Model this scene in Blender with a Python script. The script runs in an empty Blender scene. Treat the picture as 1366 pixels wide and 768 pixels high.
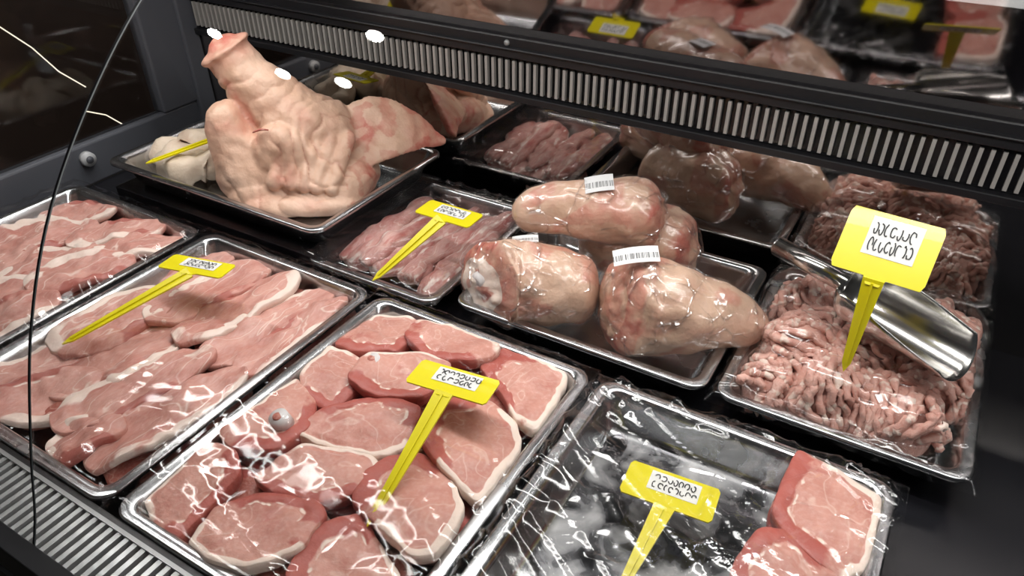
import bpy, bmesh, math, random
import numpy as np
from mathutils import Vector, noise, Matrix, Euler
random.seed(7)
S=bpy.context.scene
COL=S.collection

# ---------------------------------------------------------------- materials
def newmat(name):
    m=bpy.data.materials.new(name); m.use_nodes=True
    nt=m.node_tree; b=nt.nodes["Principled BSDF"]
    return m,nt,b
def N(nt,t,**k):
    n=nt.nodes.new(t)
    for a,v in k.items():
        if a in ('operation','blend_type','data_type','attribute_name'): setattr(n,a,v)
        else: n.inputs[a].default_value=v
    return n
def L(nt,a,b): nt.links.new(a,b)
def ramp(nt,fac,stops):
    r=nt.nodes.new("ShaderNodeValToRGB"); e=r.color_ramp.elements
    while len(e)<len(stops): e.new(0.5)
    for i,(p,c) in enumerate(stops):
        e[i].position=p; e[i].color=(c[0],c[1],c[2],1) if hasattr(c,'__len__') else (c,c,c,1)
    L(nt,fac,r.inputs[0]); return r
def mixc(nt,fac,a,b):
    m=nt.nodes.new("ShaderNodeMix"); m.data_type='RGBA'
    for s,v in ((0,fac),(6,a),(7,b)):
        if hasattr(v,'is_linked'): L(nt,v,m.inputs[s])
        elif s==0: m.inputs[0].default_value=v
        else: m.inputs[s].default_value=(*v,1)
    return m.outputs[2]
def bump(nt,b,h,strength=.3,dist=.002):
    n=nt.nodes.new("ShaderNodeBump"); n.inputs['Strength'].default_value=strength; n.inputs['Distance'].default_value=dist
    L(nt,h,n.inputs['Height']); L(nt,n.outputs[0],b.inputs['Normal'])
def simple(name,col,rough=.5,metal=0,coat=0,nscale=0,var=.15,bs=0,bd=.001):
    m,nt,b=newmat(name)
    b.inputs['Base Color'].default_value=(*col,1); b.inputs['Roughness'].default_value=rough
    b.inputs['Metallic'].default_value=metal; b.inputs['Coat Weight'].default_value=coat
    if nscale:
        tc=nt.nodes.new("ShaderNodeTexCoord"); n=N(nt,"ShaderNodeTexNoise",Scale=nscale,Detail=4.0); L(nt,tc.outputs['Object'],n.inputs['Vector'])
        c=mixc(nt,n.outputs[0],tuple(x*(1-var) for x in col),tuple(min(1,x*(1+var)) for x in col)); L(nt,c,b.inputs['Base Color'])
        if bs: bump(nt,b,n.outputs[0],bs,bd)
    return m
def meat(name,lean1,lean2,fat,dark=(.35,.06,.05),line=.5,scale=1.0,rough=.48,coat=.05,stretch=(1,1,1),rot=0.0,darkamt=.5,fine=.3,dth=.60):
    m,nt,b=newmat(name)
    tc=nt.nodes.new("ShaderNodeTexCoord"); mp=nt.nodes.new("ShaderNodeMapping"); mp.inputs['Scale'].default_value=stretch; mp.inputs['Rotation'].default_value=(0,0,rot)
    L(nt,tc.outputs['Object'],mp.inputs[0]); P=mp.outputs[0]
    n1=N(nt,"ShaderNodeTexNoise",Scale=22*scale,Detail=5.0,Distortion=.4); L(nt,P,n1.inputs['Vector'])
    r1=ramp(nt,n1.outputs[0],[(.35,0),(.65,1)])
    c=mixc(nt,r1.outputs[0],lean1,lean2)
    n2=N(nt,"ShaderNodeTexNoise",Scale=230*scale,Detail=3.0); L(nt,P,n2.inputs['Vector'])
    r2=ramp(nt,n2.outputs[0],[(.45,0),(.8,fine)])
    c=mixc(nt,r2.outputs[0],c,fat)
    n3=N(nt,"ShaderNodeTexNoise",Scale=17*scale,Detail=2.0,Distortion=.6); L(nt,P,n3.inputs['Vector'])
    r3=ramp(nt,n3.outputs[0],[(.488,0),(.5,line),(.512,0)])
    c=mixc(nt,r3.outputs[0],c,fat)
    n5=N(nt,"ShaderNodeTexNoise",Scale=30*scale,Detail=4.0); L(nt,P,n5.inputs['Vector'])
    r5=ramp(nt,n5.outputs[0],[(dth,0),(dth+.14,darkamt)])
    c=mixc(nt,r5.outputs[0],c,dark)
    n4=N(nt,"ShaderNodeTexNoise",Scale=90*scale,Detail=3.0); L(nt,P,n4.inputs['Vector'])
    ad=N(nt,"ShaderNodeMath",operation='MULTIPLY_ADD'); L(nt,n4.outputs[0],ad.inputs[0]); ad.inputs[1].default_value=.9; ad.inputs[2].default_value=-.45
    for an,colr in (("dk",dark),("fat",fat)):
        at=N(nt,"ShaderNodeAttribute",attribute_name=an)
        a2=N(nt,"ShaderNodeMath",operation='ADD'); L(nt,at.outputs['Fac'],a2.inputs[0]); L(nt,ad.outputs[0],a2.inputs[1])
        r4=ramp(nt,a2.outputs[0],[(.35,0),(.65,1 if an=="fat" else .8)])
        c=mixc(nt,r4.outputs[0],c,colr)
    L(nt,c,b.inputs['Base Color'])
    b.inputs['Roughness'].default_value=rough; b.inputs['Coat Weight'].default_value=coat; b.inputs['Coat Roughness'].default_value=.2
    b.inputs['Specular IOR Level'].default_value=.35
    b.inputs['Subsurface Weight'].default_value=.08; b.inputs['Subsurface Radius'].default_value=(.008,.003,.002)
    b.inputs['Subsurface Scale'].default_value=1
    # coarse lumps plus fine grain
    mx=N(nt,"ShaderNodeMath",operation='MULTIPLY_ADD'); L(nt,n2.outputs[0],mx.inputs[0]); mx.inputs[1].default_value=.22; L(nt,n1.outputs[0],mx.inputs[2])
    bump(nt,b,mx.outputs[0],.55,.006)
    return m
M_chop=meat("pork_chop_meat",(.49,.215,.17),(.60,.31,.25),(.80,.66,.57),dark=(.38,.07,.055),line=.3,darkamt=.5,fine=.22)
M_cut=meat("pork_cutlet_meat",(.48,.205,.165),(.62,.335,.28),(.80,.66,.58),dark=(.38,.10,.08),line=.65,stretch=(1.5,.55,1),rot=.35,darkamt=.5,fine=.22)
M_rib=meat("pork_rib_meat",(.47,.20,.18),(.60,.36,.32),(.76,.64,.58),dark=(.36,.06,.05),line=.7,scale=1.5,stretch=(1.5,.4,1),darkamt=.7,dth=.54)
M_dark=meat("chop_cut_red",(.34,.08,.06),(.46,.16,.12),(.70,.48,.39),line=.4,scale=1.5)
M_mince=meat("ground_pork",(.62,.31,.25),(.72,.42,.35),(.86,.69,.60),dark=(.48,.16,.12),line=.2,scale=3)
def skinmat(name,c1,c2,red,stain_shade,redamt=.5):
    m,nt,b=newmat(name); tc=nt.nodes.new("ShaderNodeTexCoord"); P=tc.outputs['Object']
    n=N(nt,"ShaderNodeTexNoise",Scale=14.0,Detail=5.0); L(nt,P,n.inputs['Vector'])
    r=ramp(nt,n.outputs[0],[(.3,0),(.7,1)]); c=mixc(nt,r.outputs[0],c1,c2)
    n2=N(nt,"ShaderNodeTexNoise",Scale=20.0,Detail=8.0); L(nt,P,n2.inputs['Vector'])
    r2=ramp(nt,n2.outputs[0],[(.50,0),(.68,redamt)]); c=mixc(nt,r2.outputs[0],c,stain_shade)
    n3=N(nt,"ShaderNodeTexNoise",Scale=60.0,Detail=4.0); L(nt,P,n3.inputs['Vector'])
    cv=N(nt,"ShaderNodeAttribute",attribute_name="crease_shade"); c=mixc(nt,cv.outputs['Fac'],c,tuple(a*b_ for a,b_ in zip(stain_shade,(.85,.7,.7))))  # crease shading painted into the skin colour, a darker stain tint
    at=N(nt,"ShaderNodeAttribute",attribute_name="red") 
    mm=N(nt,"ShaderNodeMath",operation='MULTIPLY'); L(nt,at.outputs['Fac'],mm.inputs[0])
    r3=ramp(nt,n3.outputs[0],[(.3,.35),(.6,1)]); L(nt,r3.outputs[0],mm.inputs[1])
    c=mixc(nt,mm.outputs[0],c,red); L(nt,c,b.inputs['Base Color'])
    b.inputs['Roughness'].default_value=.52; b.inputs['Coat Weight'].default_value=.03
    b.inputs['Subsurface Weight'].default_value=.08; b.inputs['Subsurface Radius'].default_value=(.008,.004,.003); b.inputs['Subsurface Scale'].default_value=1
    bump(nt,b,n3.outputs[0],.6,.005)
    return m
M_head=skinmat("pig_skin",(.60,.37,.255),(.72,.49,.37),(.50,.14,.10),(.46,.24,.165),.5)
M_shank=skinmat("shank_skin",(.60,.38,.265),(.70,.49,.365),(.50,.15,.11),(.52,.25,.185),.55)
M_pale=skinmat("pale_offal",(.62,.50,.38),(.72,.61,.49),(.8,.4,.3),(.52,.35,.26),.5)
M_bone=simple("bone",(.66,.63,.62),.35,nscale=80,var=.1)
M_steel,nt,b=newmat("stainless_steel")
b.inputs['Metallic'].default_value=1; b.inputs['Base Color'].default_value=(.50,.51,.52,1); b.inputs['Roughness'].default_value=.22
tc=nt.nodes.new("ShaderNodeTexCoord"); n=N(nt,"ShaderNodeTexNoise",Scale=9.0,Detail=6.0); L(nt,tc.outputs['Object'],n.inputs['Vector'])
r=ramp(nt,n.outputs[0],[(.3,.16),(.75,.34)]); L(nt,r.outputs[0],b.inputs['Roughness'])
M_steel2=simple("scoop_steel",(.58,.57,.55),.2,1,nscale=40,var=.1)
M_dirty,nt,b=newmat("smeared_tray_floor")
b.inputs['Metallic'].default_value=.9
tc=nt.nodes.new("ShaderNodeTexCoord"); n=N(nt,"ShaderNodeTexNoise",Scale=22.0,Detail=10.0,Distortion=.5); L(nt,tc.outputs['Object'],n.inputs['Vector'])
r=ramp(nt,n.outputs[0],[(.46,(.08,.08,.085)),(.66,(.28,.28,.28))]); L(nt,r.outputs[0],b.inputs['Base Color'])
r=ramp(nt,n.outputs[0],[(.4,.10),(.6,.5)]); L(nt,r.outputs[0],b.inputs['Roughness'])
M_black=simple("black_glossy_deck",(.008,.008,.010),.22,0,nscale=8,var=.3)
M_blackm=simple("black_plastic",(.012,.012,.014),.35,nscale=12,var=.3)
M_grey=simple("grey_plastic",(.085,.09,.105),.42,nscale=10,var=.12)
M_slot=simple("grille_metal",(.34,.35,.35),.35,.3,nscale=20,var=.1)
M_slotb=simple("vent_metal",(.40,.385,.365),.4,.2,nscale=20,var=.15)
M_mirror=simple("dark_mirror_panel",(.50,.47,.45),.035,1.0)
M_mirror2=simple("tinted_rear_glass",(.29,.27,.27),.05,1.0)
M_yel=simple("yellow_plastic",(.70,.61,.006),.32,coat=.2,nscale=30,var=.06)
M_paper=simple("paper_label",(.70,.70,.68),.6,nscale=60,var=.03)
M_ink=simple("black_ink",(.01,.01,.012),.6)
M_bolt=simple("white_nylon",(.45,.46,.47),.4)
M_bar,nt,b=newmat("barcode_label")
tc=nt.nodes.new("ShaderNodeTexCoord"); sp=nt.nodes.new("ShaderNodeSeparateXYZ"); L(nt,tc.outputs['Generated'],sp.inputs[0])
cb=nt.nodes.new("ShaderNodeCombineXYZ"); L(nt,sp.outputs[0],cb.inputs[0])
n=N(nt,"ShaderNodeTexNoise",Scale=38.0,Detail=1.0); L(nt,cb.outputs[0],n.inputs['Vector'])
r=ramp(nt,n.outputs[0],[(.49,0),(.5,1)])
a=N(nt,"ShaderNodeMath",operation='GREATER_THAN'); L(nt,sp.outputs[1],a.inputs[0]); a.inputs[1].default_value=.6
a2=N(nt,"ShaderNodeMath",operation='GREATER_THAN'); L(nt,sp.outputs[1],a2.inputs[0]); a2.inputs[1].default_value=.25
inv=N(nt,"ShaderNodeMath",operation='SUBTRACT'); L(nt,a2.outputs[0],inv.inputs[0]); L(nt,a.outputs[0],inv.inputs[1])
c=mixc(nt,r.outputs[0],(.08,.08,.08),(.70,.70,.70)); c=mixc(nt,inv.outputs[0],(.70,.70,.70),c); L(nt,c,b.inputs['Base Color'])
def filmmat(name,ior,rough,bs,bd,sc,stretch=(1,1,1),rot=(0,0,0),base=.0,width=.03,ridge=0.0,cap=.3):
    m=bpy.data.materials.new(name); m.use_nodes=True; nt=m.node_tree; nt.nodes.clear()
    o=nt.nodes.new("ShaderNodeOutputMaterial"); mx=nt.nodes.new("ShaderNodeMixShader")
    t=nt.nodes.new("ShaderNodeBsdfTransparent")
    g=nt.nodes.new("ShaderNodeBsdfGlossy"); g.inputs['Roughness'].default_value=rough; g.inputs['Color'].default_value=(1,1,1,1)
    fr=nt.nodes.new("ShaderNodeFresnel"); fr.inputs['IOR'].default_value=ior
    mn=N(nt,"ShaderNodeMath",operation='MINIMUM'); L(nt,fr.outputs[0],mn.inputs[0]); mn.inputs[1].default_value=cap
    fac=mn.outputs[0]
    if bs:
        tc=nt.nodes.new("ShaderNodeTexCoord"); hs=[]
        for q,(st,ro) in enumerate(((stretch,rot),((stretch[1],stretch[0],stretch[2]),(0,0,rot[2]+.5)))):
            mp=nt.nodes.new("ShaderNodeMapping"); mp.inputs['Scale'].default_value=st; mp.inputs['Rotation'].default_value=ro
            L(nt,tc.outputs['Object'],mp.inputs[0])
            n=N(nt,"ShaderNodeTexNoise",Scale=sc*(1+.4*q),Detail=0.0,Distortion=.15); L(nt,mp.outputs[0],n.inputs['Vector'])
            rr=ramp(nt,n.outputs[0],[(.5-width,0),(.5,1),(.5+width,0)])
            n2=N(nt,"ShaderNodeTexNoise",Scale=sc*.9,Detail=1.0); L(nt,tc.outputs['Object'],n2.inputs['Vector'])
            r2=ramp(nt,n2.outputs[0],[(.45,0),(.6,1)])
            ml=N(nt,"ShaderNodeMath",operation='MULTIPLY'); L(nt,rr.outputs[0],ml.inputs[0]); L(nt,r2.outputs[0],ml.inputs[1]); hs.append(ml.outputs[0])
        sm=N(nt,"ShaderNodeMath",operation='ADD'); L(nt,hs[0],sm.inputs[0]); L(nt,hs[1],sm.inputs[1])
        bp=nt.nodes.new("ShaderNodeBump"); bp.inputs['Strength'].default_value=bs; bp.inputs['Distance'].default_value=bd
        L(nt,sm.outputs[0],bp.inputs['Height']); L(nt,bp.outputs[0],g.inputs['Normal'])
        if ridge:
            md=N(nt,"ShaderNodeMath",operation='MULTIPLY_ADD'); L(nt,sm.outputs[0],md.inputs[0]); md.inputs[1].default_value=ridge; L(nt,fac,md.inputs[2]); fac=md.outputs[0]
    ad=N(nt,"ShaderNodeMath",operation='ADD'); L(nt,fac,ad.inputs[0]); ad.inputs[1].default_value=base
    L(nt,ad.outputs[0],mx.inputs[0]); L(nt,t.outputs[0],mx.inputs[1]); L(nt,g.outputs[0],mx.inputs[2]); L(nt,mx.outputs[0],o.inputs[0])
    return m
M_film=filmmat("cling_film",1.3,.07,.4,.001,7,(1,.15,1),(0,0,.6),base=.0,ridge=.05,width=.02)
M_filmw=filmmat("cling_film_wrinkled",1.4,.14,.8,.002,12,(1,.10,1),(0,0,.9),base=.02,ridge=.10,width=.03)
M_wrap=filmmat("tight_wrap",1.4,.22,1.0,.003,34,(1,.18,.8),(0,0,.4),base=.02,ridge=.35,cap=.12,width=.04)
M_glass=filmmat("clear_glass",1.35,.0,0,0,1,base=0.0,cap=1.0)
def emis(name,col,s):
    m=bpy.data.materials.new(name); m.use_nodes=True; nt=m.node_tree; nt.nodes.clear()
    e=nt.nodes.new("ShaderNodeEmission"); o=nt.nodes.new("ShaderNodeOutputMaterial"); e.inputs[0].default_value=(*col,1); e.inputs[1].default_value=s
    L(nt,e.outputs[0],o.inputs[0]); return m
# ---------------------------------------------------------------- mesh helpers
def mesh(name,v,f,mat,smooth=True,attrs=None,midx=None):
    me=bpy.data.meshes.new(name); me.from_pydata([tuple(map(float,p)) for p in v],[],f); me.update()
    mats=mat if isinstance(mat,(list,tuple)) else [mat]
    for m in mats: me.materials.append(m)
    if smooth: me.polygons.foreach_set('use_smooth',[True]*len(me.polygons))
    if midx: me.polygons.foreach_set('material_index',midx)
    if attrs:
        for k,a in attrs.items():
            at=me.attributes.new(k,'FLOAT','POINT'); at.data.foreach_set('value',[float(x) for x in a])
    o=bpy.data.objects.new(name,me); COL.objects.link(o); return o
def parent(name,kids,loc=(0,0,0)):
    e=bpy.data.objects.new(name,None); COL.objects.link(e); e.location=loc; e.empty_display_size=.05
    for k in kids:
        k.parent=e; k.matrix_parent_inverse=Matrix.Translation(Vector(loc)).inverted()
    return e
def boxes(name,bl,mat,bev=0):
    v=[];f=[]
    for (x0,x1,y0,y1,z0,z1) in bl:
        i=len(v)
        v+=[(x0,y0,z0),(x1,y0,z0),(x1,y1,z0),(x0,y1,z0),(x0,y0,z1),(x1,y0,z1),(x1,y1,z1),(x0,y1,z1)]
        f+=[(i,i+3,i+2,i+1),(i+4,i+5,i+6,i+7),(i,i+1,i+5,i+4),(i+1,i+2,i+6,i+5),(i+2,i+3,i+7,i+6),(i+3,i,i+4,i+7)]
    o=mesh(name,v,f,mat,False)
    if bev:
        m=o.modifiers.new("b",'BEVEL'); m.width=bev; m.segments=2
    return o
def rrect(x0,x1,y0,y1,r,n=8):
    p=[]
    for cx,cy,a in ((x1-r,y1-r,0),(x0+r,y1-r,90),(x0+r,y0+r,180),(x1-r,y0+r,270)):
        for k in range(n+1):
            t=math.radians(a+90*k/n); p.append((cx+r*math.cos(t),cy+r*math.sin(t)))
    return p
def tray(x0,x1,y0,y1,zr,depth,floor=None,rot=0):
    cx,cy=(x0+x1)/2,(y0+y1)/2; hx,hy=(x1-x0)/2,(y1-y0)/2
    prof=[(0,-.006,.022),(0,-.001,.022),(.002,0,.021),(.011,0,.017),(.014,-.002,.016),(.017,-.010,.018),(.026,-depth+.008,.024),(.030,-depth+.002,.026),(.038,-depth,.026),(.07,-depth,.02)]
    v=[];f=[];n=36
    for ins,dz,r in prof:
        for (x,y) in rrect(-hx+ins,hx-ins,-hy+ins,hy-ins,r): v.append((x,y,dz))
    for k in range(len(prof)-1):
        for i in range(n):
            j=(i+1)%n; f.append((k*n+i,k*n+j,(k+1)*n+j,(k+1)*n+i))
    f.append(tuple((len(prof)-1)*n+i for i in range(n)))
    mi=[0]*len(f)
    mats=[M_steel]
    if floor:
        mats.append(floor)
        for q in range(len(f)-1-2*n,len(f)): mi[q]=1
    o=mesh("steel_tray",v,f,mats,True,midx=mi)
    s=o.modifiers.new("s",'SOLIDIFY'); s.thickness=.0012; s.offset=-1
    o.location=(cx,cy,zr); o.rotation_euler[2]=rot
    return o
def smooth_outline(poly,n=56,h=7):
    P=np.array(poly,float); Q=np.roll(P,-1,0); seg=np.linalg.norm(Q-P,axis=1); cum=np.concatenate([[0],np.cumsum(seg)])
    t=np.linspace(0,cum[-1],n,endpoint=False); X=np.interp(t,cum,np.append(P[:,0],P[0,0])); Y=np.interp(t,cum,np.append(P[:,1],P[0,1]))
    z=np.fft.fft(X+1j*Y); k=np.fft.fftfreq(n,1/n); z*=np.exp(-(np.abs(k)/h)**2*.6); z=np.fft.ifft(z)
    if np.sum(np.real(z)*np.roll(np.imag(z),-1)-np.roll(np.real(z),-1)*np.imag(z))<0: z=z[::-1]
    return np.stack([z.real,z.imag],1)
def slab(name,poly,zb,th,mat,fatdir=0,fatw=.3,wav=.003,tilt=(0,0),seed=0,fatin=.86,dish=0,n=72,h=10,dkw=.35,seam=True):
    O=smooth_outline(poly,n,h); c=O.mean(0)
    for i in range(n):
        a=O[i]-c; O[i]=c+a*(1+.045*noise.noise(Vector((O[i][0]*75,O[i][1]*75,seed))))
    rg=[.12,.28,.44,.54,.62,.70,.76,.82,.87,.915,.955,.985,1.0]
    v=[];fa=[];dk=[];f=[]
    def zt(x,y): return wav*noise.noise(Vector((x*18+seed*3.1,y*18,seed)))*2+wav*.8*noise.noise(Vector((x*60+seed,y*60,seed)))+tilt[0]*(x-c[0])+tilt[1]*(y-c[1])
    v.append((c[0],c[1],zb+th+zt(*c)-dish)); fa.append(0); dk.append(0)
    def ringat(s,zf):
        for i in range(n):
            p=c+(O[i]-c)*s; a=math.atan2(O[i][1]-c[1],O[i][0]-c[0])
            nn=noise.noise(Vector((math.cos(a)*2+seed,math.sin(a)*2,seed*1.7)))
            m=math.cos(a-fatdir)*.5+.5; w=max(0,min(1,(m-(1-fatw)+nn*.35)*5))
            e=max(0,min(1,(s-(fatin+nn*.06))/.04))
            mo=1-m; wd=max(0,min(1,(mo-(1-dkw)+nn*.3)*5)); sd=.64+.14*nn
            sl=max(0,1-abs(s-sd)/.05)*wd*.9 if seam else 0
            fa.append(max(w*e,sl)); dk.append(wd*max(0,min(1,(s-sd)/.06))*.9)
            v.append((p[0],p[1],zb+zf+zt(p[0],p[1])-sl*.003-(.0012 if abs(s-fatin)<.03 else 0)*w))
    for s in rg: ringat(s,th*(1-.12*s**16)-dish*(1-s*s))
    ringat(1.010,th*.6); ringat(1.0,th*.2); ringat(.95,0)
    nr=len(rg)+3
    for i in range(n): f.append((0,1+i,1+(i+1)%n))
    for k in range(nr-1):
        for i in range(n):
            j=(i+1)%n; a=1+k*n; b=1+(k+1)*n; f.append((a+i,b+i,b+j,a+j))
    f.append(tuple(1+(nr-1)*n+i for i in range(n))[::-1])
    return mesh(name,v,f,mat,True,{"fat":fa,"dk":dk})
mm=lambda l:[(a/1000,b/1000) for a,b in l]

# ---------------------------------------------------------------- camera
cd=bpy.data.cameras.new("camera"); cam=bpy.data.objects.new("camera",cd); COL.objects.link(cam); S.camera=cam
cam.location=(.5812,-.622,.5909); cam.rotation_euler=(.95965,.0049,.53351)
cd.sensor_width=36; cd.lens=988.1/1366*36; cd.clip_start=.01

# ---------------------------------------------------------------- display case
ZD=-.047; YB=.36; XL=-.74; XR=1.35
parts=[]
parts.append(boxes("deck",[(XL,XR,-.425,YB,ZD-.02,ZD)],M_black))
parts.append(boxes("riser",[(-.60,-.13,.02,.33,ZD,.001)],M_black))
parts.append(boxes("body",[(XL-.03,XR,-.5,YB+.02,-.95,ZD-.021)],M_blackm))
parts.append(boxes("front_rail",[(XL,XR,-.428,-.421,ZD,-.004),(XL,XR,-.500,-.482,ZD,.004)],M_blackm,.001))
parts.append(boxes("front_grille",[(x,x+.0058,-.482,-.428,-.012,-.005) for x in np.arange(XL,XR,.0118)],M_slot))
parts.append(boxes("front_grille_edge",[(XL,XR,-.431,-.427,-.014,-.003),(XL,XR,-.484,-.481,-.014,-.003)],M_slot))
parts.append(boxes("mirror_panel",[(XL,XR,YB,YB+.006,ZD,.165)],M_mirror))
parts.append(boxes("vent_lip",[(XL,XR,YB-.012,YB+.006,.160,.172),(XL,XR,YB-.016,YB+.006,.230,.262),(XL,XR,YB-.022,YB-.014,.243,.247)],M_blackm,.002))
parts.append(boxes("vent_recess",[(XL,XR,YB-.001,YB+.006,.172,.230)],M_black))
parts.append(boxes("vent_bars",[(x,x+.0046,YB-.010,YB-.003,.178,.224) for x in np.arange(XL+.02,XR,.0125)],M_slotb))
t=math.radians(13); z0=.262; z1=.52
y1=YB-math.tan(t)*(z1-z0)
parts.append(mesh("rear_glass",[(XL,YB,z0),(XR,YB,z0),(XR,y1,z1),(XL,y1,z1),(XL,YB+.006,z0),(XR,YB+.006,z0),(XR,y1+.006,z1),(XL,y1+.006,z1)],[(0,1,2,3),(7,6,5,4),(0,4,5,1),(3,2,6,7)],M_mirror2,False))
parts.append(boxes("end_frame",[(XL-.03,XL,-.5,YB+.02,ZD,.03),(XL-.03,XL+.004,.24,YB,.03,.52),(XL-.03,XL+.012,.32,YB-.001,-.04,.52)],M_grey,.004))
parts.append(boxes("end_glass",[(XL-.02,XL-.014,-.5,.25,.03,.5)],M_glass))
def cyl(name,p0,p1,r0,r1,mat,n=24,cap=True):
    p0=Vector(p0);p1=Vector(p1); d=(p1-p0).normalized(); u=d.orthogonal().normalized(); w=d.cross(u)
    v=[];f=[]
    for p,r in ((p0,r0),(p1,r1)):
        for i in range(n):
            a=2*math.pi*i/n; v.append(p+u*r*math.cos(a)+w*r*math.sin(a))
    for i in range(n): f.append((i,(i+1)%n,n+(i+1)%n,n+i))
    if cap: f+= [tuple(range(n))[::-1],tuple(range(n,2*n))]
    return mesh(name,v,f,mat,True)
parts.append(cyl("bolt",(XL,.06,.005),(XL+.012,.06,.005),.014,.013,M_bolt))
parts.append(cyl("bolt_core",(XL+.012,.06,.005),(XL+.015,.06,.005),.007,.006,M_grey))
for xs in (.70,.0,-.66): parts.append(cyl("frame_screw",(xs,YB-.015,.253),(xs,YB-.019,.253),.005,.004,M_slot,16))
gp=[(-.492,-.02),(-.470,.03),(-.448,.096),(-.409,.197),(-.362,.283),(-.302,.3575),(-.227,.428),(-.135,.492),(-.03,.545),(.1,.575)]
def catm(P,k=6):
    P=[P[0]]+P+[P[-1]]; o=[]
    for i in range(1,len(P)-2):
        for j in range(k):
            t=j/k; a,b,c,d=[np.array(q) for q in P[i-1:i+3]]
            o.append(.5*((2*b)+(-a+c)*t+(2*a-5*b+4*c-d)*t*t+(-a+3*b-3*c+d)*t**3))
    o.append(np.array(P[-1])); return o
G=catm(gp)
def pane(name,xa,xb):
    v=[];f=[]
    for p in G: v+=[(xa,p[0],p[1]),(xb,p[0],p[1])]
    for i in range(len(G)-1): f.append((2*i,2*i+1,2*i+3,2*i+2))
    return mesh(name,v,f,M_glass)
parts.append(pane("curved_glass_right",-.018,XR)); parts.append(pane("curved_glass_left",XL,-.024))
def strip(name,x,w,off,mat):
    v=[];f=[]
    for p in G: v+=[(x-w,p[0]-off,p[1]+off*.3),(x+w,p[0]-off,p[1]+off*.3)]
    for i in range(len(G)-1): f.append((2*i,2*i+1,2*i+3,2*i+2))
    return mesh(name,v,f,mat)
M_edge=simple("polished_glass_edge",(.6,.64,.64),.2)
parts.append(strip("glass_seam",-.0215,.0022,0,M_blackm)); parts.append(strip("glass_edge",-.0186,.0010,.0008,M_edge))
parts.append(boxes("canopy",[(XL,XR,.25,.34,.522,.55)],M_blackm,.004))
led=boxes("led_tube",[(XL+.1,XR-.1,-.03,-.018,.53,.536)],emis("led_light",(1,.98,.95),12)); parts.append(led)
parent("refrigerated_display_case",parts)
# ---------------------------------------------------------------- trays
tray(0,.325,-.42,0,0,.045);tray(-.337,-.012,-.42,0,0,.045);tray(-.674,-.349,-.42,-.005,0,.045)
tray(.337,.662,-.42,0,0,.045,M_dirty);tray(-.605,-.125,.018,.338,.05,.048);tray(-.158,.075,.015,.315,0,.045)
tray(.095,.447,.035,.33,0,.045);tray(.458,.725,.038,.345,0,.045)

# ---------------------------------------------------------------- chops
chops=[
[(10,-114),(5,-34),(64,4),(94,-20),(93,-83),(48,-114)],
[(88,-60),(81,-19),(132,11),(199,5),(209,-40),(193,-65),(137,-79)],
[(201,-61),(207,18),(259,14),(299,-19),(315,-83),(311,-118),(284,-114),(238,-78)],
[(9,-172),(5,-122),(81,-111),(96,-122),(89,-201),(41,-200)],
[(82,-161),(73,-116),(120,-80),(166,-73),(181,-103),(170,-139),(125,-165)],
[(18,-296),(-7,-235),(3,-184),(70,-205),(87,-229),(87,-280),(45,-305)],
[(77,-248),(81,-205),(136,-152),(182,-153),(197,-204),(180,-232),(128,-244)],
[(211,-195),(192,-141),(229,-105),(281,-116),(305,-141),(317,-215),(312,-234),(256,-217)],
[(13,-393),(10,-354),(12,-310),(53,-306),(80,-326),(80,-374),(83,-408),(55,-415)],
[(89,-315),(100,-260),(161,-235),(186,-234),(202,-271),(174,-307),(117,-321)],
[(201,-293),(183,-248),(211,-208),(259,-209),(305,-253),(316,-304),(293,-318),(237,-303)],
[(98,-404),(86,-361),(114,-328),(166,-309),(188,-317),(196,-361),(169,-399),(133,-411)],
[(202,-386),(188,-332),(213,-297),(286,-331),(307,-352),(300,-397),(231,-400)],
[(559,-94),(563,-2),(615,-18),(652,-29),(656,-115),(630,-137),(580,-121)],
[(545,-179),(554,-127),(585,-109),(630,-136),(640,-180),(600,-215),(562,-203)]]
fd=[2.2,1.4,.3,2.6,2.0,2.8,-1.2,0,3.4,2,-.4,-1.4,0,.3,-.9]
fw=[.35,.45,.6,.4,.35,.35,.45,.6,.4,.35,.55,.4,.45,.6,.5]
for i,c in enumerate(chops):
    P=np.array(mm(c)); ct=P.mean(0); P=ct+(P-ct)*1.04
    P[:,0]=np.clip(P[:,0],.018 if i<13 else .36,.312 if i<13 else .650); P[:,1]=np.clip(P[:,1],-.412,-.012)
    zb=-.020+.004*((i*5)%3)
    slab("pork_chop",P,zb,.019,M_chop,fd[i],fw[i],.0028,(random.uniform(-.1,.1),random.uniform(-.1,.1)),seed=i+1,fatin=.845,dkw=.52 if i<13 else .62)
for i in range(12):
    cx=.065+(i%3)*.098; cy=-.065-(i//3)*.095
    P=[(cx+.05*math.cos(a)*(1+.15*math.sin(2*a+i)),cy+.048*math.sin(a)) for a in np.linspace(0,2*math.pi,10,endpoint=False)]
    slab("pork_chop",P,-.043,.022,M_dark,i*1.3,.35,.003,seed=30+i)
for k_,(x,y) in enumerate(((.60,-.07),(.595,-.165))):
    P=[(x+.045*math.cos(a),y+.055*math.sin(a)) for a in np.linspace(0,2*math.pi,10,endpoint=False)]
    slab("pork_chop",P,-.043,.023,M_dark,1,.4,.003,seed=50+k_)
for (x,y,z,r) in ((.088,-.118,.006,.011),(.064,-.248,.009,.012)):
    a=cyl("ring",(x,y,z-.012),(x-.002,y-.004,z+.004),r,r*.9,M_bone); b_=cyl("marrow",(x-.002,y-.004,z+.0035),(x-.002,y-.004,z+.0048),r*.5,r*.45,M_dark)
    parent("chop_bone",[a,b_],(x,y,z))
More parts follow.
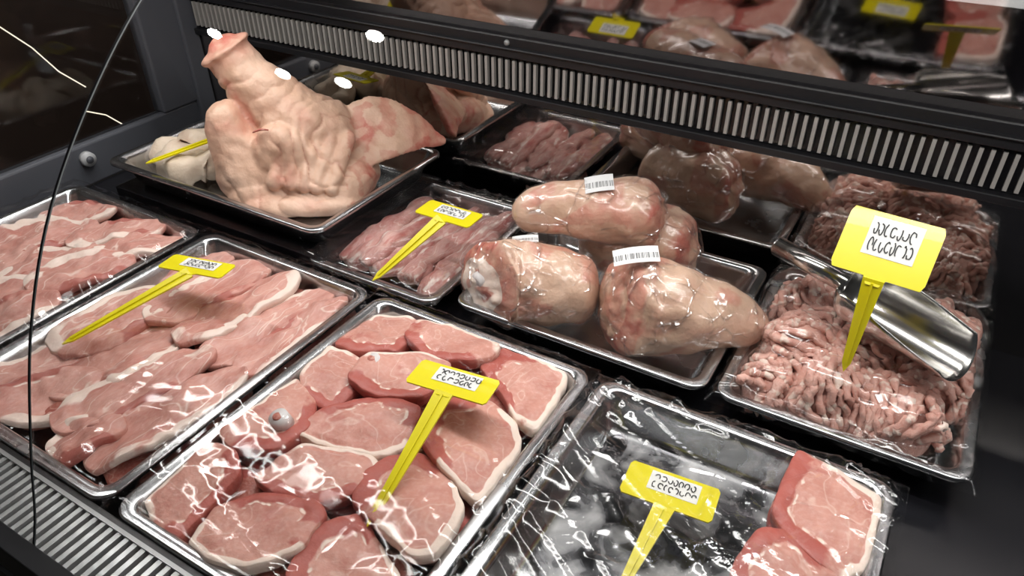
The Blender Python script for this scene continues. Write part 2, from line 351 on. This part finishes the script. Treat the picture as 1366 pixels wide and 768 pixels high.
# ---------------------------------------------------------------- cutlets
def cutlet(p0,p1,w,zb,seed,th=.012,mat=M_cut,curve=.1,fw=.3,clip=None,name="pork_cutlet"):
    p0=np.array(p0);p1=np.array(p1);d=p1-p0;Ln=np.linalg.norm(d);u=d/Ln;nv=np.array([-u[1],u[0]])
    rnd=random.Random(seed); P=[]
    for s,k in ((0,.0),(.03,.55),(.18,.95),(.4,1.0),(.62,.85),(.85,.7),(.98,.4)):
        P.append(p0+d*s+nv*w*(k*rnd.uniform(.8,1.15)*.5+curve*math.sin(s*3)))
    for s,k in ((1.0,0),(.96,.45),(.8,.8),(.6,.95),(.4,1.0),(.15,.8)):
        P.append(p0+d*s-nv*w*(k*rnd.uniform(.8,1.15)*.5-curve*math.sin(s*3)))
    P=np.array(P)
    if clip: P[:,0]=np.clip(P[:,0],clip[0],clip[1]); P[:,1]=np.clip(P[:,1],clip[2],clip[3])
    return slab(name,P,zb,th,mat,math.atan2(nv[1],nv[0])+(0 if seed%2 else math.pi),fw,.006,(rnd.uniform(-.12,.12),rnd.uniform(-.06,.06)),seed,fatin=.74 if seed%3 else .64,n=72,h=12,dkw=.25)
B=(-.322,-.028,-.405,-.014)
for i in range(8):
    x=-.295+(i%4)*.08; y=-.39+(i//4)*.19
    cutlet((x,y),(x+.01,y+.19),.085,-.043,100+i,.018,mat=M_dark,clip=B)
cl=[((-.30,-.15),(-.27,-.02),.085),((-.235,-.20),(-.20,-.015),.085),((-.165,-.21),(-.135,-.012),.08),((-.105,-.22),(-.08,-.012),.075),((-.055,-.215),(-.045,-.02),.06),
((-.29,-.30),(-.255,-.13),.10),((-.215,-.35),(-.19,-.17),.095),((-.15,-.385),(-.115,-.19),.09),((-.075,-.395),(-.05,-.20),.085),
((-.30,-.405),(-.27,-.25),.08),((-.235,-.405),(-.20,-.29),.08),((-.125,-.408),(-.10,-.33),.07)]
for i,(a,b2,w) in enumerate(cl):
    cutlet(a,b2,w*1.03,-.026+.004*(i%3)+.002*(i%2),200+i,.013,clip=B,fw=.45)
Cc=(-.66,-.365,-.405,-.018)
for i in range(6):
    x=-.63+(i%3)*.10; y=-.39+(i//3)*.19
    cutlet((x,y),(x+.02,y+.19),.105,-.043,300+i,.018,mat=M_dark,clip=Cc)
cl=[((-.65,-.10),(-.54,-.02),.08),((-.62,-.19),(-.52,-.07),.085),((-.53,-.13),(-.42,-.02),.07),((-.55,-.24),(-.43,-.11),.09),((-.48,-.15),(-.37,-.03),.08),((-.44,-.24),(-.39,-.10),.085),
((-.60,-.30),(-.54,-.16),.09),((-.50,-.34),(-.44,-.20),.09),((-.42,-.36),(-.39,-.22),.08),((-.62,-.4),(-.56,-.27),.09),((-.52,-.40),(-.46,-.3),.09)]
for i,(a,b2,w) in enumerate(cl): cutlet(a,b2,w,-.026+.005*(i%3),400+i,.013,fw=.5,clip=Cc)
# ---------------------------------------------------------------- rib strips
def tube(name,pts,rads,mat,n=20,flat=1.0,seed=0,amp=.12,attr=None,cap=None,freq=25):
    pts=[Vector(p) for p in pts]; v=[];f=[];at=[]
    m=len(pts)
    for k in range(m):
        d=(pts[min(k+1,m-1)]-pts[max(k-1,0)]).normalized()
        side=d.cross(Vector((0,0,1))).normalized(); up=side.cross(d)
        for i in range(n):
            a=2*math.pi*i/n; dr=side*math.cos(a)+up*math.sin(a)*flat
            q=pts[k]+dr*rads[k]; r=rads[k]*(1+amp*noise.noise(q*freq+Vector((seed,0,0)))*2)
            v.append(pts[k]+dr*r); at.append(attr(k,i) if attr else 0)
    for k in range(m-1):
        for i in range(n):
            j=(i+1)%n; f.append((k*n+i,k*n+j,(k+1)*n+j,(k+1)*n+i))
    f.append(tuple(range(n))[::-1]); f.append(tuple((m-1)*n+i for i in range(n)))
    return mesh(name,v,f,mat,True,{"fat":at,"red":at})
for i in range(9):
    rd=random.Random(i+40); top=i>3; x=(-.116+(i%4)*.048) if not top else (-.122+((i-4)%5)*.040)
    K=26; pts=[];rr=[]; y0=.048+rd.uniform(0,.03); ln=.245-rd.uniform(0,.05)-(y0-.048); ph=rd.uniform(0,6)
    for k in range(K):
        s=k/(K-1); pts.append((min(.040,x+.008*math.sin(s*5+ph)+.018*s),y0+s*ln,(-.010 if top else -.024)+.006*math.sin(s*4+ph)))
        rr.append((.020 if top else .026)*(1-abs(2*s-1)**4*.5)*(1+.20*math.sin(s*8+ph)))
    tube("pork_rib_strip",pts,rr,M_rib,n=32,flat=.66,seed=i*7,amp=.26,freq=36,attr=lambda k,i_:(.55 if (i_+k//3+i*5)%16 in (5,6) else 0)+(.4 if k<1 or k>24 else 0))
# ---------------------------------------------------------------- shanks
FR=Vector((.5,-.8,.25)).normalized()
def shank(p0,p1,r0,r1,seed,k_sh=.8,bone=False,lump=.17):
    p0=Vector(p0);p1=Vector(p1);ax=(p1-p0).normalized();side=ax.cross(Vector((0,0,1))).normalized();up=side.cross(ax)
    fr=(FR-ax*FR.dot(ax)); capn=(-ax+fr*k_sh).normalized(); K=40
    def prof(s):
        e=(.62+.38*math.sqrt(1-(1-s/.16)**2)) if s<.16 else 1.0+.07*math.sin(s*3.2)
        r=(r0*(1-s**1.3)+r1*s**1.3)*e
        if s>.86: r*=math.sqrt(max(.03,1-((s-.86)/.14)**2*.92))
        return r
    def gen(n,off,cr):
        v=[];f=[];fa=[];rd=[];dk=[];mi=[];cv=[]
        for k in range(K+1):
            s=k/K; c=p0.lerp(p1,s)+Vector((0,0,.008*math.sin(s*3)))
            for i in range(n):
                a=2*math.pi*i/n; dr=side*math.cos(a)+up*math.sin(a); q=c+dr*prof(s)
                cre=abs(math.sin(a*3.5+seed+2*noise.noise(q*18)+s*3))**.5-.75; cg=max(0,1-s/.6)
                r=prof(s)*(1+lump*noise.noise(q*15+Vector((seed,0,0)))+.10*noise.noise(q*38+Vector((0,seed,0)))+.11*cre*cg+cr*noise.noise(q*90))+off
                v.append(c+dr*r+ax*(k_sh*(dr*r).dot(fr)*max(0,1-s/.34))-ax*off*(1.5 if k==0 else 0))
                fa.append(.9 if k<1 else 0); dk.append(0); cv.append(max(0,-cre*1.6-.2)*cg)  # last list: painted shade for the shank creases
                rd.append(.9 if k<1 else (.6 if k<4 else 0)+(.6 if noise.noise(q*22+Vector((3,seed,0)))>.25 else 0))
        for k in range(K):
            for i in range(n):
                j=(i+1)%n; f.append((k*n+i,k*n+j,(k+1)*n+j,(k+1)*n+i)); mi.append(0)
        f.append(tuple(K*n+i for i in range(n))); mi.append(0)
        c0=sum((v[i] for i in range(n)),Vector())/n; ring=[v[i].copy() for i in range(n)]; prev=0
        for q in (.93,.84,.72,.55,.36,.15):
            b0=len(v)
            for i in range(n):
                p=c0+(ring[i]-c0)*q; p+=capn*(.007*(1-q*q)+.008*noise.noise(p*60+Vector((seed,0,0)))); v.append(p)
                nn=noise.noise(p*40+Vector((seed,0,0))); fa.append(.9 if q>.7 else (.8 if nn<.02 else .2)); rd.append(.6 if nn>.0 else .1); dk.append(.7 if nn>.2 else .0); cv.append(0)
            for i in range(n): j=(i+1)%n; f.append((prev+j,prev+i,b0+i,b0+j)); mi.append(1)
            prev=b0
        f.append(tuple(prev+i for i in range(n))[::-1]); mi.append(1)
        return v,f,fa,rd,dk,cv,mi,c0
    v,f,fa,rd,dk,cv,mi,c0=gen(64,0,0)
    kids=[mesh("skin",v,f,[M_shank,M_chop if bone else M_shank],True,{"fat":fa,"red":rd,"dk":dk,"crease_shade":cv},mi)]
    if bone:
        cb=c0+up*r0*.12-side*r0*.05
        kids.append(cyl("bone",cb-capn*.004,cb+capn*.0105,r0*.28,r0*.19,M_bone))
    v,f,fa,rd,dk,cv,mi,c0=gen(112,.0025,.04)
    kids.append(mesh("wrap",v,f,M_wrap))
    return kids
def label_on(pos,n,u,w,h,mat=M_bar):
    n=Vector(n).normalized(); u=Vector(u); u=(u-n*u.dot(n)).normalized(); t=n.cross(u); p=Vector(pos)
    v=[];f=[]
    K=8
    for k in range(K+1):
        s=k/K-.5
        for q in (-.5,.5): v.append((s*w,q*h,-(s*w)**2*4))
    for k in range(K): f.append((2*k,2*k+2,2*k+3,2*k+1))
    o=mesh("label",v,f,mat); o.matrix_world=Matrix(((u.x,t.x,n.x,p.x),(u.y,t.y,n.y,p.y),(u.z,t.z,n.z,p.z),(0,0,0,1)))
    return o
R_=(.861,.5085,0)
k1=shank((.128,.062,.022),(.268,.130,.014),.056,.045,1,.9,True); parent("pork_shank",k1+[label_on((.165,.112,.080),(-.1,0,1),R_,.035,.02)],(.19,.08,.01))
k2=shank((.302,.095,.034),(.482,.176,.012),.068,.024,2,.35); parent("pork_shank",k2+[label_on((.325,.100,.1125),(.0,-.35,1),R_,.055,.025)],(.38,.13,.02))
k3=shank((.305,.236,.090),(.124,.148,.092),.046,.028,3,.1); parent("pork_shank",k3+[label_on((.232,.190,.1445),(0,-.45,1),R_,.038,.028)],(.22,.19,.09))
k4=shank((.350,.262,.034),(.19,.235,.026),.052,.045,4,.1); parent("pork_shank",k4,(.27,.24,.03))
# ---------------------------------------------------------------- ground meat
rd=random.Random(5)
vv=[];ff=[];fat=[]
def noodle(pts,r,seed):
    n=6; base=len(vv); m=len(pts)
    for k in range(m):
        d=(pts[min(k+1,m-1)]-pts[max(k-1,0)]).normalized(); s=d.orthogonal().normalized() if abs(d.z)>.95 else d.cross(Vector((0,0,1))).normalized(); u=s.cross(d)
        q=r*(1+.9*noise.noise(pts[k]*320+Vector((seed,0,0))))*(.4 if k in(0,m-1) else 1); fv=.7 if noise.noise(pts[k]*190)>.22 else 0
        for i in range(n):
            a=2*math.pi*i/n; vv.append(pts[k]+(s*math.cos(a)+u*math.sin(a))*q); fat.append(fv)
    for k in range(m-1):
        for i in range(n):
            j=(i+1)%n; ff.append((base+k*n+i,base+k*n+j,base+(k+1)*n+j,base+(k+1)*n+i))
mounds=[(.520,.250,-.01,.055,.050,.055,.4),(.528,.158,-.012,.052,.050,.060,1.2),(.565,.113,-.016,.045,.048,.060,.2),(.640,.112,-.020,.050,.050,.056,-.5),(.600,.180,-.01,.06,.05,.055,.9),
 (.668,.185,-.012,.045,.05,.055,1.6),(.668,.270,-.01,.046,.055,.055,.5),(.595,.270,-.01,.06,.055,.05,-.3),(.512,.098,-.024,.035,.035,.045,.8)]
def clampm(p):
    p.x=min(max(p.x,.480),.706); p.y=min(max(p.y,.058+.4*max(0,-p.z-.03)),.325); p.z=max(p.z,-.042); return p
for mi_,(cx,cy,cz,a,b2,c2,ang) in enumerate(mounds):
    ca,sa=math.cos(ang),math.sin(ang)
    base=len(vv)
    for j in range(11):
        for i in range(24):
            th=math.pi/2*j/10*1.1; al=2*math.pi*i/24
            x=a*.95*math.sin(th)*math.cos(al);y=b2*.95*math.sin(th)*math.sin(al);z=c2*.95*math.cos(th)
            vv.append(clampm(Vector((cx+ca*x-sa*y,cy+sa*x+ca*y,cz+z)))); fat.append(0)
    for j in range(10):
        for i in range(24): q=base+j*24; ff.append((q+i,q+24+i,q+24+(i+1)%24,q+(i+1)%24))
    cnt=int(2*a/.0046)
    for q in range(cnt):
        u=-1+2*(q+.5+rd.uniform(-.4,.4))/cnt; w=math.sqrt(max(0,1-u*u)); pts=[]
        if w<.15: continue
        sw=rd.uniform(-1,1); off=rd.uniform(-.002,.003)
        for k in range(40):
            t=-.15+ (math.pi+.3)*k/39
            x=u*a+.012*math.sin(t*3+u*3+mi_*2)+sw*.008*math.sin(t); y=math.cos(t)*b2*w; z=math.sin(t)*c2*(w**.6)+off
            p=Vector((cx+ca*x-sa*y,cy+sa*x+ca*y,cz+z)); p+=noise.noise_vector(p*110+Vector((q*.3,0,0)))*.006+noise.noise_vector(p*35)*.006
            pts.append(clampm(p))
        noodle(pts,.0044,q)
mesh("ground_meat_pile",vv,ff,M_mince,True,{"fat":fat,"dk":[0]*len(fat)})
# ---------------------------------------------------------------- scoop
def scoop():
    p0=Vector((.466,.212,.108)); p1=Vector((.668,.130,.098)); ax=(p1-p0).normalized()
    side=Vector((0,0,1)).cross(ax).normalized(); up=ax.cross(side)
    up=(up-side*.25).normalized(); side=up.cross(ax)
    K=24;n=28;v=[];f=[]
    Lb=.132; st=p0+ax*.092; R0=.037
    for k in range(K+1):
        s=k/K
        r=R0*(math.sqrt(1-(1-min(1,s/.16))**2)*.8+.2 if s<.16 else 1.0)
        half=math.radians(120 if s<.15 else 120-45*((s-.15)/.85)**1.2)
        for i in range(n+1):
            a=-half+2*half*i/n; ext=.018*max(0,math.cos(a))*max(0,(s-.5)/.5)**2
            v.append(st+ax*(s*Lb+ext)+(-up*math.cos(a)+side*math.sin(a))*r)
    for k in range(K):
        for i in range(n): q=k*(n+1)+i; f.append((q,q+1,q+n+2,q+n+1))
    i0=len(v); v.append(st)
    for i in range(n): f.append((i0,i+1,i))
    o=mesh("bowl",v,f,M_steel2); s_=o.modifiers.new("s",'SOLIDIFY'); s_.thickness=.0014
    h=cyl("handle",p0,st+ax*.005,.0120,.0110,M_steel2); c=cyl("handle_cap",p0-ax*.003,p0,.009,.0120,M_steel2)
    return parent("metal_scoop",[o,h,c],tuple(p0))
scoop()

# ---------------------------------------------------------------- pig head
U=Vector((.861,.5085,0)); W=Vector((-.5085,.861,0)); O=Vector((-.34,.157,.004))
def HP(u,w,v): return O+U*u+W*w+Vector((0,0,v))
BV=[];BF=[]
def ell(c,r,ru=Matrix.Identity(3),seg=16):
    B3=Matrix((U,W,Vector((0,0,1)))).transposed()@ru@Matrix.Diagonal(Vector(r)); C=HP(*c)
    nr=seg//2; b0=len(BV)
    BV.append(C+B3@Vector((0,0,1)))
    for j in range(1,nr):
        th=math.pi*j/nr
        for i in range(seg):
            al=2*math.pi*i/seg; BV.append(C+B3@Vector((math.sin(th)*math.cos(al),math.sin(th)*math.sin(al),math.cos(th))))
    BV.append(C+B3@Vector((0,0,-1))); e=len(BV)-1
    for i in range(seg):
        j=(i+1)%seg; BF.append((b0,b0+1+i,b0+1+j)); BF.append((e,e-seg+j,e-seg+i))
        for k in range(nr-2): q=b0+1+k*seg; BF.append((q+i,q+seg+i,q+seg+j,q+j))
def cap(a,b,ra,rb,n=12):
    for k in range(n):
        s=k/(n-1); ell(tuple(a[i]*(1-s)+b[i]*s for i in range(3)),(ra*(1-s)+rb*s,)*3,seg=20)
ell((.02,0,.045),(.118,.082,.052),seg=36)                       # skull / cheeks on the tray
cap((-.035,-.030,.045),(-.060,-.022,.132),.056,.031)             # lower jaw, pointing up
cap((.050,.01,.100),(-.020,.026,.172),.066,.045)                 # muzzle
cap((-.020,.026,.172),(-.048,.032,.212),.043,.038,8)
tilt=Matrix.Rotation(-.5,3,'Y')
ell((-.057,.033,.227),(.045,.042,.011),tilt,28)                  # snout disc
ell((.080,.02,.098),(.055,.058,.050),seg=28); ell((.030,-.050,.085),(.050,.030,.050),seg=28)
cap((-.03,-.060,.02),(.12,-.055,.018),.036,.034,10)              # neck skin resting on the tray
ell((.05,-.072,.016),(.10,.045,.020),seg=30); ell((.125,-.01,.03),(.045,.07,.036),seg=24)
# heavy folds of skin stacked behind the muzzle, sweeping down round the cheek
for k in range(5):
    cc=[(.030+.022*k,.035,.150-.012*k),(.040+.022*k,-.015,.138-.010*k),(.036+.020*k,-.058,.100-.008*k),(.020+.022*k,-.085,.055-.003*k)]
    for a_,b_ in zip(cc[:-1],cc[1:]): cap(a_,b_,.0115,.0115,9)
for k in range(22):                                              # ear
    s=k/21; wd=.060*math.sin(math.pi*(.28+.68*s))+.004
    ell((.095+.172*s,.0+.055*s,.066+.034*math.sin(s*3.1)-.006*s),(.015,wd,.0075),Euler((.80,-.1,0)).to_matrix(),18)
ho=mesh("tmp",BV,BF,M_head)
r=ho.modifiers.new("r",'REMESH'); r.mode='VOXEL'; r.voxel_size=.0028
s=ho.modifiers.new("s",'SMOOTH'); s.iterations=4; s.factor=.6
dg=bpy.context.evaluated_depsgraph_get(); me2=bpy.data.meshes.new_from_object(ho.evaluated_get(dg)); bpy.data.objects.remove(ho)
red=[];crease_shade=[]; nose=HP(-.058,.034,.234); eb=HP(.125,-.01,.075)
cos=[v_.co.copy() for v_ in me2.vertices]; nrs=[v_.normal.copy() for v_ in me2.vertices]
def cl01(x): return max(0,min(1,x))
for p,nrm in zip(cos,nrs):
    q=p-O; u=q.dot(U); z=q.z; w_=q.dot(W)
    d0=(p-eb).length
    g=cl01((d0-.030)/.02)*cl01((.165-d0)/.05)*cl01((u+.050)/.04)*cl01((.170-z)/.03)*cl01((z-.020)/.03)*cl01((.15-u)/.03)
    wv=d0*150+2.6*noise.noise(p*16)+1.3*noise.noise(p*40)
    fold=abs(math.sin(wv))**.55-.62; brk=.35+.65*cl01(.5+1.6*noise.noise(p*24+Vector((9,0,0))))
    g2=cl01((.070-z)/.03)*cl01((.14-u)/.03); f2=abs(math.sin(u*50+4*noise.noise(p*12)+z*20))**.5-.65
    sn=cl01((z-.14)/.03)*cl01((.210-z)/.02); ring=abs(math.sin((z*.85-u*.5)*130+2.5*noise.noise(p*25)))**.6-.6
    ear=cl01((u-.15)/.03)
    d=.0062*fold*g*brk+.0045*f2*g2*(1-ear)+.0032*ring*sn+.0045*noise.noise(p*18)+.0022*noise.noise(p*55)
    palate=cl01(1-abs((u+.028)+(z-.150)*.55)/.016)*cl01((z-.105)/.02)*cl01((.205-z)/.02)*(1 if w_<.01 else 0)
    red.append(min(1,cl01(1-(p-nose).length/.055)*1.6+cl01((u-.210)/.05)*.95+(.55 if u>.13 and noise.noise(p*40)>.02 else 0)+palate*.7+cl01((noise.noise(p*15+Vector((5,0,0)))-.22)*3)*.5))
    crease_shade.append(cl01(-(fold*g*brk)*2.2-.1)*.9+cl01(-f2*g2*1.5-.25)*.7*(1-ear)+cl01(-ring*sn*1.2-.2)*.5)  # painted shade: hollows of the folds get the darker tint
    p+=nrm*(d-.003*palate)
    p.z=max(p.z,.005)
    if p.z<.06: p.y=max(p.y,.052)
me2.vertices.foreach_set('co',np.array([tuple(c_) for c_ in cos]).ravel()); me2.update()
for nm,arr in (("red",red),("crease_shade",crease_shade)):
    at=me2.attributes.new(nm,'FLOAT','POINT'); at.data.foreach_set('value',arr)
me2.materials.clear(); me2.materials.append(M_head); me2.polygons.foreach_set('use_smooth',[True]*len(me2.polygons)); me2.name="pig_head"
skin=bpy.data.objects.new("head_skin",me2); COL.objects.link(skin)
ax=(HP(-.057,.033,.227)-HP(-.038,.03,.196)).normalized(); tip=HP(-.057,.033,.227)+ax*.010
kids=[skin]
for sgn in (-1,1):
    c=tip+U*(.014*sgn)-ax*.001; kids.append(cyl("nostril",c-ax*.004,c+ax*.0022,.006,.0055,M_dark,16))
kids.append(tube("eye_slit",[HP(-.004+.024*s_,-.0700+.004*s_,.131+.002*s_+.003*math.sin(s_*3)) for s_ in (0,.25,.5,.75,1)],[.001,.0016,.002,.0016,.001],M_dark,n=10,amp=0))
parent("pig_head",kids,tuple(O))
for i,(x,y,r_) in enumerate(((-.515,.105,.042),(-.478,.090,.034),(-.53,.17,.044),(-.47,.16,.040),(-.555,.125,.030),(-.50,.235,.038))):
    tube("pork_trotter",[(x-.035+.07*k/15,y-.015+.035*k/15+.012*math.sin(k*.6+i),.024+.014*math.sin(k/15*3.1)) for k in range(16)],[r_*.75*(1-abs(2*k/15-1)**3*.5)*(1+.15*math.sin(k*1.1+i)) for k in range(16)],M_pale,n=32,seed=i*3,amp=.22,freq=38)
# ---------------------------------------------------------------- price tags
def squiggle(org,u,t,n,w,h,seed):
    rd=random.Random(seed); v=[];f=[]
    for row in (0,1):
        x=-.42*w
        while x<.4*w:
            ww=rd.uniform(.07,.12)*w; K=8; pts=[]; a0=rd.uniform(0,6); sp_=rd.choice((3.5,5.0))
            for k in range(K+1):
                a=a0+k/K*sp_; pts.append(org+u*(x+ww*.5+ww*.42*math.cos(a))+t*((.2 if row==0 else -.22)*h+h*.15*math.sin(a)*rd.uniform(.8,1.2))+n*.0006)
            for k in range(K):
                d=(pts[k+1]-pts[k])
                if d.length<1e-6: continue
                s=d.normalized().cross(n)*.0006; i=len(v)
                v+= [pts[k]-s,pts[k]+s,pts[k+1]+s,pts[k+1]-s]; f.append((i,i+1,i+2,i+3))
            x+=ww*1.15
    return mesh("handwriting",v,f,M_ink,False)
def tag(NL,NR,FR,FL,foot,seed,sw=.013,lab=(.55,.55)):
    NL,NR,FR,FL,foot=[Vector(p) for p in (NL,NR,FR,FL,foot)]
    org=(NL+NR+FR+FL)/4; u=((NR-NL)+(FR-FL)).normalized(); t=((FL-NL)+(FR-NR)); t=(t-u*t.dot(u)).normalized(); n=u.cross(t)
    w=((NR-NL).length+(FR-FL).length)/2; h=((FL-NL).length+(FR-NR).length)/2
    def prism(pts,name,mat,nn,th=.0016):
        k=len(pts); v=[p for p in pts]+[p-nn*th for p in pts]
        f=[tuple(range(k)),tuple(range(k,2*k))[::-1]]+[(i,i+k,(i+1)%k+k,(i+1)%k) for i in range(k)]
        return mesh(name,v,f,mat,False)
    q=lambda a,b_:org+u*a*w+t*b_*h
    pan=prism([q(-.5+.03,-.5),q(-.12,-.5),q(-.07,-.62),q(.07,-.62),q(.12,-.5),q(.5-.03,-.5),q(.5,-.4),q(.5,.4),q(.47,.5),q(-.47,.5),q(-.5,.4),q(-.5,-.4)],"panel",M_yel,n)
    top=q(0,-.58); dn=(foot-top).normalized(); sd=(u-dn*u.dot(dn)).normalized()
    nn=sd.cross(-dn).normalized()
    if nn.dot(n)<0: nn=-nn
    st=prism([top-sd*sw*.8-dn*.004,foot-sd*sw*.35,foot+dn*.012,foot+sd*sw*.35,top+sd*sw*.8-dn*.004],"stick",M_yel,nn,.0024)
    rib=prism([top-sd*.0012+nn*.002,foot-sd*.0012+nn*.002,foot+sd*.0012+nn*.002,top+sd*.0012+nn*.002],"stick_rib",M_yel,nn,.002)
    lo=org+t*h*.12+u*w*.03+n*.0006
    def paper(lo,nm): return mesh(nm,[lo-u*w*lab[0]/2-t*h*lab[1]/2,lo+u*w*lab[0]/2-t*h*lab[1]/2,lo+u*w*lab[0]/2+t*h*lab[1]/2,lo-u*w*lab[0]/2+t*h*lab[1]/2],[(0,1,2,3)],M_paper,False)
    lo2=org+t*h*.12-n*.0024
    return parent("price_tag",[pan,st,rib,paper(lo,"paper"),squiggle(lo,u,t,n,w*lab[0],h*lab[1],seed),paper(lo2,"paper_back"),squiggle(lo2-n*.0012,u,t,n,w*lab[0],h*lab[1],seed+9)],tuple(org))
tag((.169,-.170,.052),(.268,-.156,.052),(.268,-.116,.050),(.178,-.127,.050),(.232,-.298,.006),1)
tag((.414,-.147,.0),(.511,-.139,.0),(.512,-.095,.0),(.424,-.103,.0),(.466,-.235,-.005),2)
tag((.535,.114,.16),(.628,.104,.16),(.628,.154,.21),(.538,.160,.21),(.580,.090,.060),3,lab=(.55,.6))
tag((-.014,.098,.08),(.078,.098,.08),(.089,.138,.08),(0,.137,.08),(-.013,.015,.018),4)
tag((-.264,-.156,.05),(-.163,-.126,.05),(-.153,-.100,.048),(-.241,-.116,.048),(-.255,-.285,.016),5)
tag((-.455,.245,.095),(-.365,.255,.095),(-.365,.295,.10),(-.455,.285,.10),(-.500,.040,.066),6)
# ---------------------------------------------------------------- cling film
def film(x0,x1,y0,y1,hf,seed,mat,wr=.003,nx=90,ny=90,ang=0.0,drop=True,low=.0015):
    v=[];f=[]
    ca,sa=math.cos(ang),math.sin(ang)
    for j in range(ny+1):
        for i in range(nx+1):
            s=i/nx;q=j/ny;x=x0+(x1-x0)*s;y=y0+(y1-y0)*q
            xr=ca*x-sa*y; yr=sa*x+ca*y
            r=max(0,1-abs(noise.noise(Vector((xr*5,yr*30,seed))))*2.6)**4
            r2=max(0,1-abs(noise.noise(Vector((xr*26+3,yr*5,seed+5))))*2.6)**4
            e=min(s,1-s,q,1-q); we=.5+1.2*max(0,1-e/.2)
            z=hf(x,y)+wr*(r+.6*r2)*we+low*noise.noise(Vector((x*12,y*12,seed)))
            if drop and e<.03: z-= (.03-e)/.03*.012
            v.append((x,y,z))
    for j in range(ny):
        for i in range(nx): a=j*(nx+1)+i; f.append((a,a+1,a+nx+2,a+nx+1))
    return mesh("plastic_wrap",v,f,mat)
film(-.006,.331,-.426,.006,lambda x,y:.014,1,M_film,.0018,ang=.4)
film(-.342,-.008,-.426,.006,lambda x,y:.014,2,M_film,.0015,ang=1.2)
film(-.680,-.345,-.426,.004,lambda x,y:.012,3,M_film,.0025,ang=.2,low=.003)
film(.325,.672,-.426,.008,lambda x,y:.006,4,M_filmw,.005,120,120,ang=.5,low=.003)
film(-.162,.079,.010,.320,lambda x,y:.010,5,M_filmw,.003,ang=.9,low=.003)
def mh(x,y):
    z=.004
    for (cx,cy,cz,a,b2,c2,ang) in mounds:
        d=((x-cx)/(a*1.25))**2+((y-cy)/(b2*1.25))**2
        if d<1: z=max(z,cz+(c2+.010)*math.sqrt(1-d*d)*1.0)
    return z
film(.450,.732,.030,.350,mh,6,M_filmw,.003,110,110,ang=-.4)
# ---------------------------------------------------------------- room + lights
boxes("floor",[(-4,4,-4,4,-1.0,-.96)],simple("dark_floor_tiles",(.06,.055,.05),.4,nscale=3,var=.4))
boxes("wall_back",[(-4,4,3.0,3.1,-.96,2.6)],simple("dark_wall",(.05,.045,.045),.7,nscale=3,var=.4))
boxes("wall_left",[(-3.1,-3,-4,3.0,-.96,2.6)],simple("dark_wall_left",(.05,.03,.022),.6,nscale=3,var=.6))
boxes("ceiling",[(-4,4,-4,3.1,2.6,2.7)],simple("ceiling_paint",(.06,.06,.06),.8,nscale=3,var=.2))
EL=emis("spot_lamp_light",(1,.99,.96),55)
for i,(x,y) in enumerate(((-1.50,-.45),(-1.72,-.93),(-2.1,-.98),(-2.5,-.72),(-.5,.8),(.6,.8),(0,1.5),(1.0,1.5))):
    a=cyl("lens",(x,y,2.55),(x,y,2.548),.05,.05,EL); b_=cyl("housing",(x,y,2.6),(x,y,2.551),.06,.065,M_blackm)
    parent("ceiling_spot_lamp",[a,b_],(x,y,2.58))
ER=emis("reflection_streak_glow",(1,.90,.70),1.3)  # added glowing tubes, standing in for string-light reflections on the end glass
for pts in ([(-1.3,.22,.17),(-1.3,.318,.055),(-1.3,.36,-.015),(-1.3,.412,-.07)],[(-1.3,.388,-.126),(-1.3,.44,-.155),(-1.3,.50,-.22),(-1.3,.55,-.30)]):
    tube("reflection_streak",pts,[.0015]*len(pts),ER,n=8,amp=0)
def area(name,loc,rot,sx,sy,e,col=(1,.98,.95)):
    l=bpy.data.lights.new(name,'AREA'); l.shape='RECTANGLE'; l.size=sx; l.size_y=sy; l.energy=e; l.color=col
    o=bpy.data.objects.new(name,l); COL.objects.link(o); o.location=loc; o.rotation_euler=rot; return o
area("case_strip_light",(.3,-.024,.525),(0,0,0),2.0,.03,5.5)
area("ceiling_panel_light",(.2,.55,2.45),(-.15,0,0),2.4,.35,34)
w=bpy.data.worlds.new("world"); S.world=w; w.use_nodes=True; w.node_tree.nodes["Background"].inputs[0].default_value=(.5,.52,.55,1); w.node_tree.nodes["Background"].inputs[1].default_value=.09
S.view_settings.view_transform='Standard'
